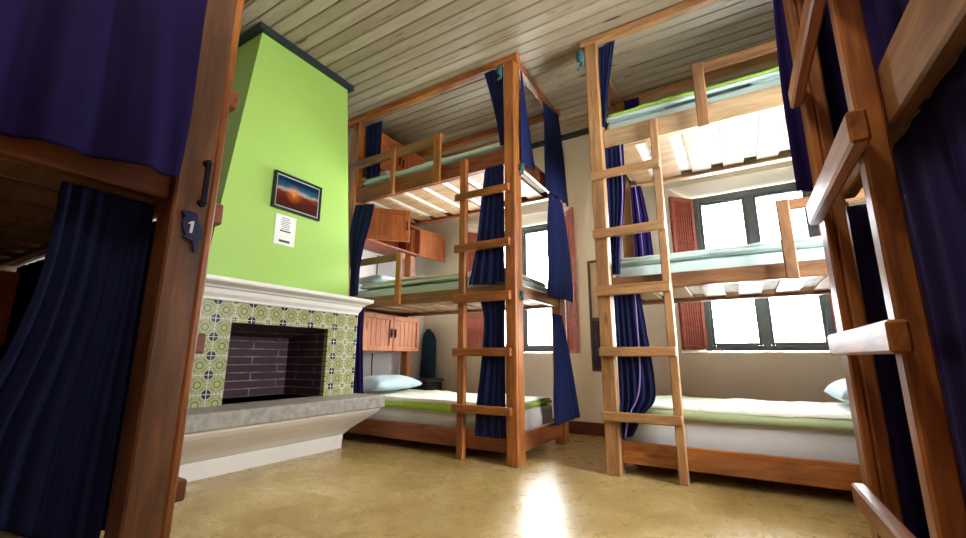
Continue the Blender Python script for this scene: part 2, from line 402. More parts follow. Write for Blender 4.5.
# windows
def window(n, W, xm):
    u0, u1, w0, w1 = W['b']
    bm = bmesh.new(); d0, d1 = YW - .03, YW + .03; t = .045
    for lo, hi in (((u0 - .01, d0, w0), (u0 + t, d1, w1)), ((u1 - t, d0, w0), (u1 + .01, d1, w1)), ((u0 + t, d0, w0 - .0), (u1 - t, d1, w0 + t)), ((u0 + t, d0, w1 - t - .01), (u1 - t, d1, w1)), ((xm - .03, d0, w0 + t), (xm + .03, d1, w1 - t - .01))):
        wbox(bm, lo, hi, .004)
    o = struct(bm_obj('window_%d' % n, bm, P_WINF))
    for a, b_ in ((u0 + t, xm - .03), (xm + .03, u1 - t)):
        bm = bmesh.new(); z0, z1 = w0 + t, w1 - t - .01; s = .022
        for lo, hi in (((a, d0 + .012, z0), (a + s, d1 - .012, z1)), ((b_ - s, d0 + .012, z0), (b_, d1 - .012, z1)), ((a + s, d0 + .012, z0), (b_ - s, d1 - .012, z0 + s)), ((a + s, d0 + .012, z1 - s), (b_ - s, d1 - .012, z1)), ((a + s, d0 + .012, 1.31), (b_ - s, d1 - .012, 1.34))):
            wbox(bm, lo, hi, .003)
        c = bm_obj('casement', bm, P_WINF, o)
        bm_obj('pane', (lambda q: (wbox(q, (a + s, YW - .002, z0 + s), (b_ - s, YW + .002, z1 - s)), q)[1])(bmesh.new()), P_GLASS, c)
    return o
window(1, W1, -1.93); window(2, W2, .18)

def shutter(p0, p1, z0, z1, zsplit, mat, label, n_slats=7):
    """louvred shutter standing on the reveal between plan points p0 (room side) and p1 (window side)"""
    a = Vector((p0[0], p0[1], 0)); b_ = Vector((p1[0], p1[1], 0)); d = (b_ - a); L = d.length; X = d.normalized(); Z = Vector((0, 0, 1)); Y = Z.cross(X)
    M = Matrix.Translation(a) @ Matrix((X, Y, Z)).transposed().to_4x4()
    root = bpy.data.objects.new('window_shutter', None); link(root, None, Matrix.Translation(Vector((p0[0], p0[1], z0))))
    tag(root, label, 'shutter', 'red window shutters')
    s = .035
    bm = bmesh.new()
    for lo, hi in (((0, -.015, z0), (s, .015, z1)), ((L - s, -.015, z0), (L, .015, z1)), ((s, -.015, z0), (L - s, .015, z0 + s)), ((s, -.015, z1 - s), (L - s, .015, z1)), ((s, -.015, zsplit - s / 2), (L - s, .015, zsplit + s / 2))):
        wbox(bm, lo, hi, .003)
    bm_obj('shutter_frame', bm, mat, root, M)
    bm = bmesh.new()
    wbox(bm, (s, -.004, z0 + s), (L - s, .004, z1 - s))
    w = (L - 2 * s) / n_slats
    for i in range(n_slats):
        x = s + w * (i + .5)
        wbox(bm, (x - w * .28, -.011, z0 + s), (x + w * .28, .011, z1 - s), .003)
    bm_obj('shutter_slats', bm, mat, root, M)
def off(p, q, d, e=.0):
    """shift the line p-q by d to its left in plan"""
    v = Vector((q[0] - p[0], q[1] - p[1])).normalized(); n = Vector((-v.y, v.x))
    return (p[0] + n.x * d + v.x * e, p[1] + n.y * d + v.y * e), (q[0] + n.x * d - v.x * e, q[1] + n.y * d - v.y * e)
p, q = off((-.42, YB), (-.24, YO), -.02); shutter(p, (q[0] - .02, q[1] - .10), .725, 2.04, 1.38, W_SHUT, 'red slatted shutter folded in the left reveal of the right window, behind the ladder bunk')
p, q = off((.78, YB), (.61, YO), .02); shutter(p, (q[0] + .02, q[1] - .10), .725, 2.04, 1.38, W_SHUT, 'red slatted shutter folded in the right reveal of the right window')
p, q = off((-2.55, YB), (-2.37, YO), -.02); shutter(p, (q[0] - .02, q[1] - .10), .725, 2.04, 1.38, W_SHUT, 'dark red shutter in the left reveal of the window behind the left bunk')
p, q = off((-1.29, YB), (-1.47, YO), .02); shutter((-1.275, YB - .03), (-1.43, YO - .12), .70, 2.10, 1.35, W_SHUT, 'red framed shutter at the right edge of the window behind the left bunk', 3)

# ---------------------------------------------------------------- fireplace and chimney
bm = bmesh.new()
zt, zb = HC, 1.1005
T_ = [(-2.6, 1.385, zt), (-2.6, 2.125, zt), (X0 + .001, 2.125, zt), (X0 + .001, 1.385, zt)]
B_ = [(-2.6, 1.222, zb), (-2.6, 2.292, zb), (X0 + .001, 2.292, zb), (X0 + .001, 1.222, zb)]
for i in range(4): quad(bm, B_[i], B_[(i + 1) % 4], T_[(i + 1) % 4], T_[i])
quad(bm, *T_); quad(bm, *B_); bmesh.ops.remove_doubles(bm, verts=bm.verts, dist=.0005)
struct(bm_obj('wall_chimney', bm, P_GREEN))
bm = bmesh.new()
wbox(bm, (-2.6, 1.345, HC - .045), (-2.565, 2.165, HC)); wbox(bm, (X0, 1.345, HC - .045), (-2.6, 1.385, HC)); wbox(bm, (X0, 2.125, HC - .045), (-2.6, 2.165, HC))
struct(bm_obj('trim_2', bm, P_DKTRIM))

fp = thing('fireplace', 'tiled fireplace with white mantel, brick firebox and raised grey stone hearth', 'fireplace', (-2.8, 1.757, 0))
# mantel: stepped profile swept round front and sides
prof = [(.0, .985), (.02, .985), (.025, 1.0), (.045, 1.02), (.055, 1.045), (.075, 1.05), (.085, 1.06), (.12, 1.068), (.145, 1.075), (.15, 1.083), (.15, 1.10), (.0, 1.10)]
bm = bmesh.new(); rows = []
for d, z in prof:
    dy = d * .27
    rows.append([bm.verts.new(v) for v in ((X0 + .002, 1.117 + .03 - dy, z), (-2.6 + d, 1.117 + .03 - dy, z), (-2.6 + d, 2.375 + dy, z), (X0 + .002, 2.375 + dy, z))])
for i in range(len(rows) - 1):
    for j in range(3): bm.faces.new((rows[i][j], rows[i][j + 1], rows[i + 1][j + 1], rows[i + 1][j]))
bm.faces.new(rows[0]); bm.faces.new(rows[-1])
bm_obj('mantel', bm, P_MANTEL, fp)
# tiled face with the opening
bm = bmesh.new(); xf, xb = -2.6, -2.64
oy0, oy1, oz0, oz1 = 1.415, 2.12, .385, .862; ty0, ty1, tz0, tz1 = 1.135, 2.397, .385, .985
for lo, hi in (((xb, ty0, tz0), (xf, oy0, tz1)), ((xb, oy1, tz0), (xf, ty1, tz1)), ((xb, oy0, oz1), (xf, oy1, tz1))): wbox(bm, lo, hi)
bm_obj('tile_surround', bm, P_TILE, fp)
bm = bmesh.new()
for lo, hi in (((X0 + .003, ty0, .385), (xb, oy0 - .04, .985)), ((X0 + .003, oy1 + .03, .385), (xb, ty1, .985)), ((X0 + .003, oy0 - .04, oz1 + .04), (xb, oy1 + .03, .985)), ((X0 + .003, ty0 + .03, .985), (-2.61, ty1 - .03, 1.0))): wbox(bm, lo, hi)
bm_obj('side_masonry', bm, P_MANTEL, fp)
bm = bmesh.new()
F = [(xb, oy0, oz0), (xb, oy1, oz0), (xb, oy1, oz1), (xb, oy0, oz1)]; B = [(-3.02, 1.50, oz0), (-3.02, 2.095, oz0), (-3.02, 2.095, .80), (-3.02, 1.50, .80)]
for i in range(4): quad(bm, F[i], F[(i + 1) % 4], B[(i + 1) % 4], B[i])
quad(bm, *B); bmesh.ops.remove_doubles(bm, verts=bm.verts, dist=.0005)
bm_obj('firebox', bm, P_BRICK, fp)
bm = bmesh.new(); wbox(bm, (X0 + .003, 1.075, .298), (-2.30, 2.435, .385), .008, 2); bm_obj('hearth_slab', bm, P_STONE, fp)
bm = bmesh.new(); rows = []
for z, x, e in ((.0, -2.62, .10), (.095, -2.615, .10), (.105, -2.60, .098), (.14, -2.555, .085), (.18, -2.49, .07), (.22, -2.42, .05), (.255, -2.365, .03), (.28, -2.335, .018), (.298, -2.325, .015)):
    rows.append([bm.verts.new(v) for v in ((X0 + .003, 1.075 + e, z), (x, 1.075 + e, z), (x, 2.435 - e, z), (X0 + .003, 2.435 - e, z))])
for i in range(len(rows) - 1):
    for j in range(3): bm.faces.new((rows[i][j], rows[i][j + 1], rows[i + 1][j + 1], rows[i + 1][j]))
bm_obj('hearth_base', bm, P_MANTEL, fp)

# framed print and notice on the green wall
def local_obj(name, bm, mat, parent, loc, label=None): return bm_obj(name, bm, mat, parent, Matrix.Translation(Vector(loc)), label=label)
pc = (-2.585, 1.760, 1.772)
pt = thing('framed_picture', 'black framed sunset print tilted slightly on the green chimney wall', 'picture', pc)
bm = bmesh.new(); hw, hh, t = .188, .130, .014
for lo, hi in (((-.014, -hw, -hh), (.012, hw, -hh + t)), ((-.014, -hw, hh - t), (.012, hw, hh)), ((-.014, -hw, -hh + t), (.012, -hw + t, hh - t)), ((-.014, hw - t, -hh + t), (.012, hw, hh - t))): wbox(bm, lo, hi, .002)
local_obj('picture_frame', bm, plain('black_frame', (.008, .008, .010), .35), pt, pc)
bm = bmesh.new(); wbox(bm, (-.012, -hw + t, -hh + t), (.002, hw - t, hh - t)); local_obj('picture_mat', bm, plain('grey_picture_mat', (.35, .37, .36), .6), pt, pc)
bm = bmesh.new(); wbox(bm, (.002, -hw + t + .010, -hh + t + .010), (.004, hw - t - .010, hh - t - .010)); local_obj('print', bm, P_PICT, pt, pc)
nc = (-2.597, 1.697, 1.507)
nt_ = thing('notice_sheet', 'white paper notice with dark bars taped below the framed print', 'notice', nc)
bm = bmesh.new(); wbox(bm, (-.002, -.077, -.104), (.0, .077, .104)); local_obj('paper', bm, plain('white_paper', (.72, .74, .70), .7), nt_, nc)
ink = plain('black_ink', (.03, .03, .03), .7)
bm = bmesh.new()
random.seed(3)
for i in range(7):
    z = .085 - i * .0125; a = -.038 + random.random() * .01; wbox(bm, (0, a, z - .003), (.0006, .038 - random.random() * .02, z + .001))
local_obj('text_lines', bm, ink, nt_, nc)
for z0, z1 in ((-.012, -.002), (-.086, -.070)):
    bm = bmesh.new(); wbox(bm, (0, -.040, z0), (.0008, .040, z1)); local_obj('dark_bar', bm, ink, nt_, nc)

# ---------------------------------------------------------------- bunk beds
def make_T(o, U, V):
    o, U, V = Vector(o), Vector(U), Vector(V)
    return lambda u, v, z: o + U * u + V * v + Vector((0, 0, z))
WID = .92; LEN = 1.83
Z2, Z3 = 1.07, 2.035
RAILH = {1: (.065, .185), 2: (1.068, 1.152), 3: (2.035, 2.165)}
def bunk(T, label, mats, lad, rz=None, rails=None, pd=.085, ledgers=True):
    b = thing('triple_bunk_bed', label, 'bunk bed', T(LEN / 2, WID / 2, 0), 'wooden triple bunk beds')
    def bx(name, a, c, mat, parent=b, bevel=.005, label=None):
        lo, hi = srt(T(*a), T(*c)); return box_obj(name, lo, hi, mat, parent, bevel, label)
    mp, mr, ml, mt = mats['post'], mats['rail'], mats['ladder'], mats['top']
    top = HC - .055
    rl = rails or RAILH
    # corner posts; the ladder-end front one is doubled with a facing plank
    for (u, v) in ((0, .022), (0, WID - .10), (LEN - .20, .022), (LEN - .20, WID - .10)):
        p = bx('post', (u, v, 0), (u + .086, v + (pd if v < .1 else .085), top), mp)
        if u == 0 and v < .1:
            bx('facing_plank', (u + .002, 0, 0), (u + .084, .0215, top), mt if mats.get('face') is None else mats['face'], p)
    bx('top_beam', (-.03, .0, top), (LEN, .06, HC - .002), mt)
    bx('top_beam', (-.03, WID - .07, top), (LEN, WID - .015, HC - .002), mt)
    bx('top_beam', (0, .061, top), (.055, WID - .071, HC - .002), mt)
    for t_, (z0, z1) in rl.items():
        m1 = mats.get('rail%d' % t_, mr)
        fr = bx('front_rail', (.03 if t_ > 0 else 0, .052, z0), (LEN, .078, z1), m1) if False else bx('front_rail', (.087, .045, z0), (LEN, .075, z1), m1)
        bx('rear_rail', (.087, WID - .065, z0), (LEN, WID - .035, z1), m1)
        bx('end_rail', (.02, .108, z0), (.05, WID - .101, z1), m1)
        bx('end_rail', (LEN - .03, .076, z0), (LEN, WID - .066, z1), m1)
        if ledgers: bx('ledger', (.087, .0755, z0 - .0), (LEN - .031, .10, z0 + .022), m1)
        bx('ledger', (.087, WID - .09, z0 - .0), (LEN - .031, WID - .0655, z0 + .022), m1)
        # slats: one mesh per tier
        n = 8; pitch = (LEN - .16) / n; bm = bmesh.new(); cc = T(LEN / 2, WID / 2, z0)
        for i in range(n):
            u = .10 + pitch * (i + .5); w = .066
            lo, hi = srt(T(u - w, .08, z0 + .024), T(u + w, WID - .07, z0 + .042)); lo -= cc; hi -= cc
            wbox(bm, lo, hi, .002)
        bm_obj('slat_base', bm, W_SLAT, b, Matrix.Translation(cc))
    # ladder
    u0, u1 = lad['rail']
    bx('ladder_rail', (u0, 0, 0), (u1, .042, lad['top']), ml)
    ra, rb = lad['rung']
    for (z0, z1) in lad['z']:
        bx('rung', (ra, -.031, z0), (rb, -.001, z1), mats.get('rung', ml))
    # guards
    for g in lad.get('guards', []):
        z0, z1, ga, gb, posts = g[:5]; gp = g[5] if len(g) > 5 else ml
        gr = bx('guard_rail', (ga, .012, z0), (gb, .040, z1), g[6] if len(g) > 6 else mr)
        for (pa, pb, zb) in posts: bx('guard_post', (pa, -.012, zb), (pb, .0115, z1 - .003), gp, gr)
    return b
RZ = [(.300, .352), (.668, .722), (1.033, 1.096), (1.403, 1.461), (1.80, 1.854)]
T_LB = make_T((-1.236, 2.49, 0), (-1, 0, 0), (0, 1, 0))
T_RB = make_T((-.740, 2.625, 0), (1, 0, 0), (0, 1, 0))
T_RR = make_T((.235, 1.535, 0), (0, -1, 0), (1, 0, 0))
T_LF = make_T((-1.236, .592, 0), (-1, 0, 0), (0, -1, 0))
bunk(T_LB, 'wooden triple bunk bed beside the fireplace with a ladder at its right end',
     dict(post=W_ORANGE, rail=W_BROWN, rail1=W_RED, rail3=W_RED, ladder=W_ORANGE, top=W_ORANGE), dict(rail=(.410, .465), top=2.14, rung=(.035, .49), z=RZ, guards=[
         (2.345, 2.425, .645, LEN - .10, [(.648, .718, 2.0), (1.13, 1.175, 2.0)], W_ORANGE, W_BROWN),
         (1.425, 1.482, 1.01, LEN - .10, [(1.01, 1.065, 1.065)], W_ORANGE, W_BROWN)]))
bunk(T_RB, 'wooden triple bunk bed before the right window, ladder at its left end',
     dict(post=W_HONEY, rail=W_BROWN, rail1=W_ORANGE, rail3=W_TAN, ladder=W_HONEY, top=W_HONEY, rung=W_HONEY), dict(rail=(.385, .432), top=2.14, rung=(.0, .43), z=RZ, guards=[
         (2.365, 2.425, .655, LEN - .10, [(.655, .718, 2.0)], W_BROWN, W_BROWN),
         (1.425, 1.482, .975, LEN - .10, [(.975, 1.032, 1.055)], W_BROWN, W_BROWN)]))
bunk(T_RR, 'close wooden triple bunk bed along the right wall with its ladder at the far end',
     dict(post=W_ORANGE, rail=W_BROWN, ladder=W_ORANGE, top=W_ORANGE), dict(rail=(.489, .535), top=2.6, rung=(.05, .61), z=RZ, guards=[]),
     rails={1: (.065, .185), 2: (1.085, 1.210), 3: (2.035, 2.165)}, pd=.030, ledgers=False)
bunk(T_LF, 'close dark wooden triple bunk bed at the left edge, bird plaque on its post',
     dict(post=W_DARK, rail=W_RED, ladder=W_RED, top=W_ORANGE), dict(rail=(.410, .465), top=2.14, rung=(.02, .49), z=RZ + [(2.2, 2.25)], guards=[]))

# ---------------------------------------------------------------- bedding
def soft_box(name, T, u0, u1, v0, v1, z0, z1, mat, label, cat, group, r=.03, nz=.004, lab_under=None):
    cu, cv, cz = (u0 + u1) / 2, (v0 + v1) / 2, z0
    root_loc = T(cu, cv, z0)
    bm = bmesh.new()
    lo, hi = srt(T(u0, v0, z0), T(u1, v1, z1)); c = (lo + hi) / 2; s = hi - lo
    bmesh.ops.create_cube(bm, size=1)
    for v in bm.verts: v.co = Vector((v.co.x * s.x, v.co.y * s.y, v.co.z * s.z))
    bmesh.ops.bevel(bm, geom=list(bm.edges), offset=r, segments=3, affect='EDGES', profile=.5)
    bmesh.ops.subdivide_edges(bm, edges=[e for e in bm.edges if e.calc_length() > .3], cuts=14, use_grid_fill=True)
    for v in bm.verts:
        n = noise.noise(Vector(v.co) * 3.1 + Vector((u0 * 9, z0 * 7, 1)))
        if v.co.z > 0: v.co.z -= abs(n) * nz * 2
        elif abs(v.co.z) < s.z * .3: v.co.y *= 1 - abs(n) * .01
        v.co += c - root_loc
    for f in bm.faces: f.material_index = 0
    o = bm_obj(name, bm, [mat, S_TICK], None, Matrix.Translation(root_loc), smooth=True)
    for p in o.data.polygons:
        if p.normal.z < -.6: p.material_index = 1
    return tag(o, label, cat, group)
def layer(name, T, u0, u1, v0, v1, z, th, drop, mat, parent=None, seed=0, amp=.012, skew=0.0, nu=56, nv=26, curl=.0):
    """a cloth lying on a mattress, its front edge hanging down by `drop`"""
    bm = bmesh.new(); g = []
    c = T((u0 + u1) / 2, (v0 + v1) / 2, z)
    for i in range(nu + 1):
        row = []
        for j in range(nv + 1):
            a = i / nu; t = j / nv
            u = u0 + (u1 - u0) * a; v = v0 + (v1 - v0) * t
            q = Vector((u * 2.6 + seed, v * 3.7, seed * 1.7))
            h = noise.noise(q) * amp * 1.3 + abs(noise.noise(q * 2.7)) * amp
            edge = min(1, a * 9, (1 - a) * 9) ; h *= .35 + .65 * edge
            zz = z + th + max(h, -.001) + .004
            d = drop(a) if callable(drop) else drop
            if t < .08 and d:
                k = (.08 - t) / .08
                zz -= d * k; v = v0 + .08 * (v1 - v0) * t / .08 * .12 + noise.noise(q * 1.9) * .006 * k
            row.append(bm.verts.new(T(u, v, zz) - c))
        g.append(row)
    for i in range(nu):
        for j in range(nv): bm.faces.new((g[i][j], g[i + 1][j], g[i + 1][j + 1], g[i][j + 1]))
    M = Matrix.Translation(c)
    o = bm_obj(name, bm, mat, parent, M, smooth=True)
    s = o.modifiers.new('thickness', 'SOLIDIFY'); s.thickness = th; s.offset = -1 if True else 1
    # solidify must grow downwards: check the normal
    if o.data.polygons[len(o.data.polygons) // 2].normal.z < 0: s.offset = 1
    return o
def pillow(T, u, v, z, lu, lv, h, mat, label, seed=0, tilt=0.0):
    bm = bmesh.new(); n = 22; c = T(u, v, z)
    top, bot = {}, {}
    for i in range(n + 1):
        for j in range(n + 1):
            a = -1 + 2 * i / n; b_ = -1 + 2 * j / n
            e = (max(0, 1 - abs(a) ** 3.2) * max(0, 1 - abs(b_) ** 3.2)) ** .5
            pin = 1 - .09 * (1 - abs(b_)) * abs(a) ** 6 - 0
            w = noise.noise(Vector((a * 2 + seed, b_ * 2, 3))) * .12
            pu, pv = a * lu / 2 * (1 - .06 * (1 - b_ * b_)), b_ * lv / 2 * (1 - .06 * (1 - a * a))
            zt = h * (.35 + .65 * e * (1 + w)) if e > 0 else h * .35
            zb_ = h * .35 - h * .33 * e
            zt += tilt * (a + 1) / 2; zb_ += tilt * (a + 1) / 2 * .3
            top[i, j] = bm.verts.new(T(u + pu, v + pv, z + zt) - c)
            bot[i, j] = top[i, j] if i in (0, n) or j in (0, n) else bm.verts.new(T(u + pu, v + pv, z + zb_) - c)
    for i in range(n):
        for j in range(n):
            bm.faces.new((top[i, j], top[i + 1, j], top[i + 1, j + 1], top[i, j + 1]))
            f = [bot[i, j], bot[i, j + 1], bot[i + 1, j + 1], bot[i + 1, j]]
            if len(set(f)) == 4: 
                try: bm.faces.new(f)
                except ValueError: pass
    o = bm_obj('pillow', bm, mat, None, Matrix.Translation(c), smooth=True)
    return tag(o, label, 'pillow', 'pillows')
MG = 'mattresses on the bunks'; QG = 'quilts on the bunks'
def mat_on(T, tier, z0, z1, mat, label, u0=.09):
    soft_box('mattress', T, u0, LEN - .034, .111, WID - .104, z0, z1, mat, label, 'mattress', MG)
def quilt(T, u0, u1, v0, v1, z, top, lining, label, seed, drop=.05):
    q = bpy.data.objects.new('quilt', None); link(q, None, Matrix.Translation(T((u0 + u1) / 2, (v0 + v1) / 2, z))); tag(q, label, 'quilt', QG)
    layer('lining', T, u0, u1, v0, v1, z, .022, drop, lining, q, seed, .006)
    layer('quilt_top', T, u0 + .015, u1 - .015, v0 + .006, v1 - .01, z + .024, .016, max(0, drop - .03), top, q, seed + 5, .016)
mat_on(T_LB, 1, .110, .305, S_WHITE, 'white-sheeted mattress on the bottom tier of the bunk beside the fireplace')
mat_on(T_LB, 2, 1.113, 1.235, S_AQUA, 'pale mattress on the middle tier of the bunk beside the fireplace')
mat_on(T_LB, 3, 2.078, 2.205, S_AQUA, 'pale mattress on the top tier of the bunk beside the fireplace')
mat_on(T_RB, 1, .110, .345, S_WHITE, 'white-sheeted mattress on the bottom tier under the right window')
mat_on(T_RB, 2, 1.113, 1.235, S_AQUA, 'aqua mattress on the middle tier in front of the right window')
mat_on(T_RB, 3, 2.078, 2.255, S_AQUA, 'aqua mattress on the top tier in front of the right window')
mat_on(T_LF, 1, .110, .30, S_WHITE, 'white mattress on the bottom tier of the dark left foreground bunk')
mat_on(T_LF, 2, 1.113, 1.235, S_WHITE, 'mattress seen past the slats of the dark left foreground bunk')
quilt(T_LB, .10, 1.60, .082, .812, .306, Q_WHITE, Q_GREEN, 'white printed quilt with lime green lining on the bottom tier by the fireplace', 1, .055)
quilt(T_LB, .12, 1.55, .086, .812, 1.236, Q_WHITE, S_AQUA, 'pale quilt on the middle tier of the bunk beside the fireplace', 2, .02)
quilt(T_LB, .12, 1.60, .086, .812, 2.206, Q_WHITE, S_AQUA, 'pale quilt on the top tier of the bunk beside the fireplace', 3, .0)
quilt(T_RB, .11, 1.55, .082, .812, .346, Q_WHITE, Q_SAGE, 'white printed quilt with sage hem on the bottom tier under the right window', 4, .05)
quilt(T_RB, .12, 1.55, .086, .812, 1.236, S_AQUA, S_AQUA, 'aqua quilt on the middle tier in front of the right window', 6, .01)
quilt(T_RB, .10, 1.60, .082, .812, 2.256, Q_GREEN, S_AQUA, 'lime green quilt on the top tier in front of the right window', 8, .02)
pillow(T_LB, 1.52, .42, .372, .40, .60, .13, S_BLUE, 'pale blue pillow at the fireplace end of the bottom left bunk', 1, .0)
pillow(T_LB, 1.58, .37, 1.305, .36, .40, .09, S_BLUE, 'pillow on the middle tier of the bunk beside the fireplace', 4, .0)
pillow(T_RB, 1.35, .45, .412, .42, .60, .15, S_BLUE, 'pale blue pillow at the right end of the bottom bunk under the window', 2, .0)
pillow(T_LB, 1.55, .38, 2.272, .34, .45, .13, S_WHITE, 'white pillow on the top tier of the bunk beside the fireplace', 3, .0)

# ---------------------------------------------------------------- curtains
CG = 'bunk privacy curtains'
def curtain(rows, folds, amp, mat, label, seed=0, nu=None, seam=None, nrm=None, hem=.0, tie=None):
    """rows: list of (left xyz, right xyz) from top to bottom; folds run down it"""
    nu = nu or max(30, folds * 10); nv = 40
    R_ = [(Vector(a), Vector(b_)) for a, b_ in rows]
    d = (R_[0][1] - R_[0][0]); nn = Vector(nrm) if nrm else Vector((d.y, -d.x, 0)).normalized()
    c = (R_[-1][0] + R_[-1][1]) / 2
    bm = bmesh.new(); g = []
    for j in range(nv + 1):
        t = j / nv * (len(R_) - 1); k = min(int(t), len(R_) - 2); s = t - k
        def cr(idx):
            P = [R_[max(k - 1, 0)][idx], R_[k][idx], R_[k + 1][idx], R_[min(k + 2, len(R_) - 1)][idx]]
            return .5 * ((2 * P[1]) + (-P[0] + P[2]) * s + (2 * P[0] - 5 * P[1] + 4 * P[2] - P[3]) * s * s + (-P[0] + 3 * P[1] - 3 * P[2] + P[3]) * s ** 3)
        L_, Q_ = cr(0), cr(1); row = []
        w0 = (R_[0][1] - R_[0][0]).length
        for i in range(nu + 1):
            a = i / nu
            ph = folds * a * 2 * math.pi + 1.2 * noise.noise(Vector((a * 3, j / nv * 1.5, seed)))
            am = amp * (.25 + .75 * min(1, j / nv * 2)) * (1 + .5 * noise.noise(Vector((a * 4, seed, j / nv))))
            off_ = am * (math.sin(ph) + .3 * math.sin(2.3 * ph + seed)) + amp * .8 * noise.noise(Vector((a * 1.5, j / nv * 2, seed + 9)))
            p = L_.lerp(Q_, a) + nn * off_
            if hem: p.z += hem * noise.noise(Vector((a * 5, seed, 0))) * (j / nv) ** 6
            row.append(bm.verts.new(p - c))
        g.append(row)
    for j in range(nv):
        for i in range(nu): bm.faces.new((g[j][i], g[j][i + 1], g[j + 1][i + 1], g[j + 1][i]))
    M = Matrix.Translation(c)
    pts = None
    if seam is not None: pts = [(g[j][int(nu * seam[0])].co.lerp(g[j][int(nu * seam[1])].co, j / nv)).copy() for j in range(nv + 1)]
    o = bm_obj('curtain', bm, mat, None, M, smooth=True)
    md = o.modifiers.new('thickness', 'SOLIDIFY'); md.thickness = .003; md.offset = 0
    tag(o, label, 'curtain', CG)
    if pts:
        sb = bmesh.new(); 
        pr = None
        for p in pts:
            p = p + nn * seam[2]
            cur = [sb.verts.new(p + Vector(q)) for q in ((-.0035, 0, 0), (.0035, 0, 0))]
            if pr: sb.faces.new((pr[0], pr[1], cur[1], cur[0]))
            pr = cur
        so = bm_obj('seam_tape', sb, F_SEAM, o, M, label='lilac seam tape down the curtain')
        md = so.modifiers.new('thickness', 'SOLIDIFY'); md.thickness = .002
    return o
yL, yF = 2.49, 2.513
# bunk beside the fireplace
curtain([((-1.50, yF, 2.825), (-1.335, yF, 2.83)), ((-1.44, yF, 2.6), (-1.335, yF, 2.6)), ((-1.385, yF, 2.36), (-1.335, yF, 2.36)), ((-1.36, yF, 2.18), (-1.334, yF, 2.18))], 3, .008, F_NAVY, 'navy curtain gathered to a point at the top front of the left bunk', 1, nrm=(0, -1, 0))
curtain([((-1.222, 2.585, 2.80), (-1.222, 2.605, 2.80)), ((-1.222, 2.575, 2.55), (-1.220, 2.66, 2.55)), ((-1.22, 2.565, 2.3), (-1.215, 2.73, 2.3)), ((-1.22, 2.565, 2.04), (-1.212, 2.80, 2.06))], 2, .006, F_NAVY, 'narrow navy curtain flaring behind the front post at the top right of the left bunk', 2, nrm=(1, 0, 0))
curtain([((-1.49, yF, 2.03), (-1.335, yF, 2.03)), ((-1.53, yF, 1.7), (-1.335, yF, 1.7)), ((-1.57, yF, 1.4), (-1.335, yF, 1.4)), ((-1.625, yF, 1.165), (-1.335, yF, 1.165))], 4, .008, F_NAVY, 'navy curtain hanging at the middle tier between ladder and post of the left bunk', 3, nrm=(0, -1, 0))
curtain([((-1.53, yF, 1.06), (-1.335, yF, 1.06)), ((-1.495, yF, .9), (-1.335, yF, .9)), ((-1.52, yF, .6), (-1.335, yF, .6)), ((-1.555, yF, .35), (-1.335, yF, .35)), ((-1.565, yF, .155), (-1.335, yF, .155))], 4, .008, F_NAVY, 'navy curtain hanging over the bottom tier between ladder and post of the left bunk', 4, nrm=(0, -1, 0))
xs = -1.205
curtain([((xs, 2.975, 2.75), (xs, 3.33, 2.81)), ((xs, 2.99, 2.5), (xs, 3.40, 2.5)), ((xs, 2.98, 2.2), (xs, 3.45, 2.2)), ((xs, 2.97, 1.99), (xs, 3.50, 1.99))], 5, .012, F_NAVY, 'navy curtain at the rear right corner of the left bunk, top tier', 5, nrm=(1, 0, 0))
curtain([((xs, 3.05, 1.97), (xs, 3.34, 1.97)), ((xs, 3.02, 1.7), (xs, 3.43, 1.7)), ((xs, 2.97, 1.4), (xs, 3.50, 1.4)), ((xs, 2.93, 1.12), (xs, 3.54, 1.13))], 5, .012, F_NAVY, 'navy curtain at the rear right corner of the left bunk, middle tier', 6, nrm=(1, 0, 0))
curtain([((xs, 3.03, .99), (xs, 3.24, .99)), ((xs, 3.03, .75), (xs, 3.36, .75)), ((xs, 3.02, .45), (xs, 3.50, .45)), ((xs, 3.04, .18), (xs, 3.60, .18))], 5, .012, F_NAVY, 'navy curtain at the rear right corner of the left bunk, bottom tier', 7, nrm=(1, 0, 0))
curtain([((-2.845, 2.583, 2.81), (-2.645, 2.583, 2.81)), ((-2.83, 2.583, 2.5), (-2.64, 2.583, 2.5)), ((-2.80, 2.578, 2.26), (-2.63, 2.578, 2.26))], 3, .006, F_NAVY, 'navy curtain drawn to the head end of the left bunk, top tier', 8, nrm=(0, -1, 0))
curtain([((-2.79, 2.468, 1.975), (-2.56, 2.468, 1.94)), ((-2.83, 2.465, 1.78), (-2.60, 2.465, 1.76)), ((-2.83, 2.465, 1.6), (-2.65, 2.465, 1.6)), ((-2.80, 2.465, 1.4), (-2.69, 2.465, 1.4)), ((-2.78, 2.465, 1.16), (-2.70, 2.465, 1.16))], 3, .009, F_NAVY, 'navy curtain beside the chimney edge at the head end, middle tier', 9, nrm=(0, -1, 0))
curtain([((-2.75, 2.472, 1.05), (-2.62, 2.472, 1.05)), ((-2.74, 2.47, .8), (-2.61, 2.47, .8)), ((-2.70, 2.47, .41), (-2.575, 2.47, .41)), ((-2.70, 2.47, .32), (-2.57, 2.47, .32))], 3, .008, F_PURPLE, 'purple curtain beside the fireplace tiles at the head end, bottom tier', 10, nrm=(0, -1, 0))
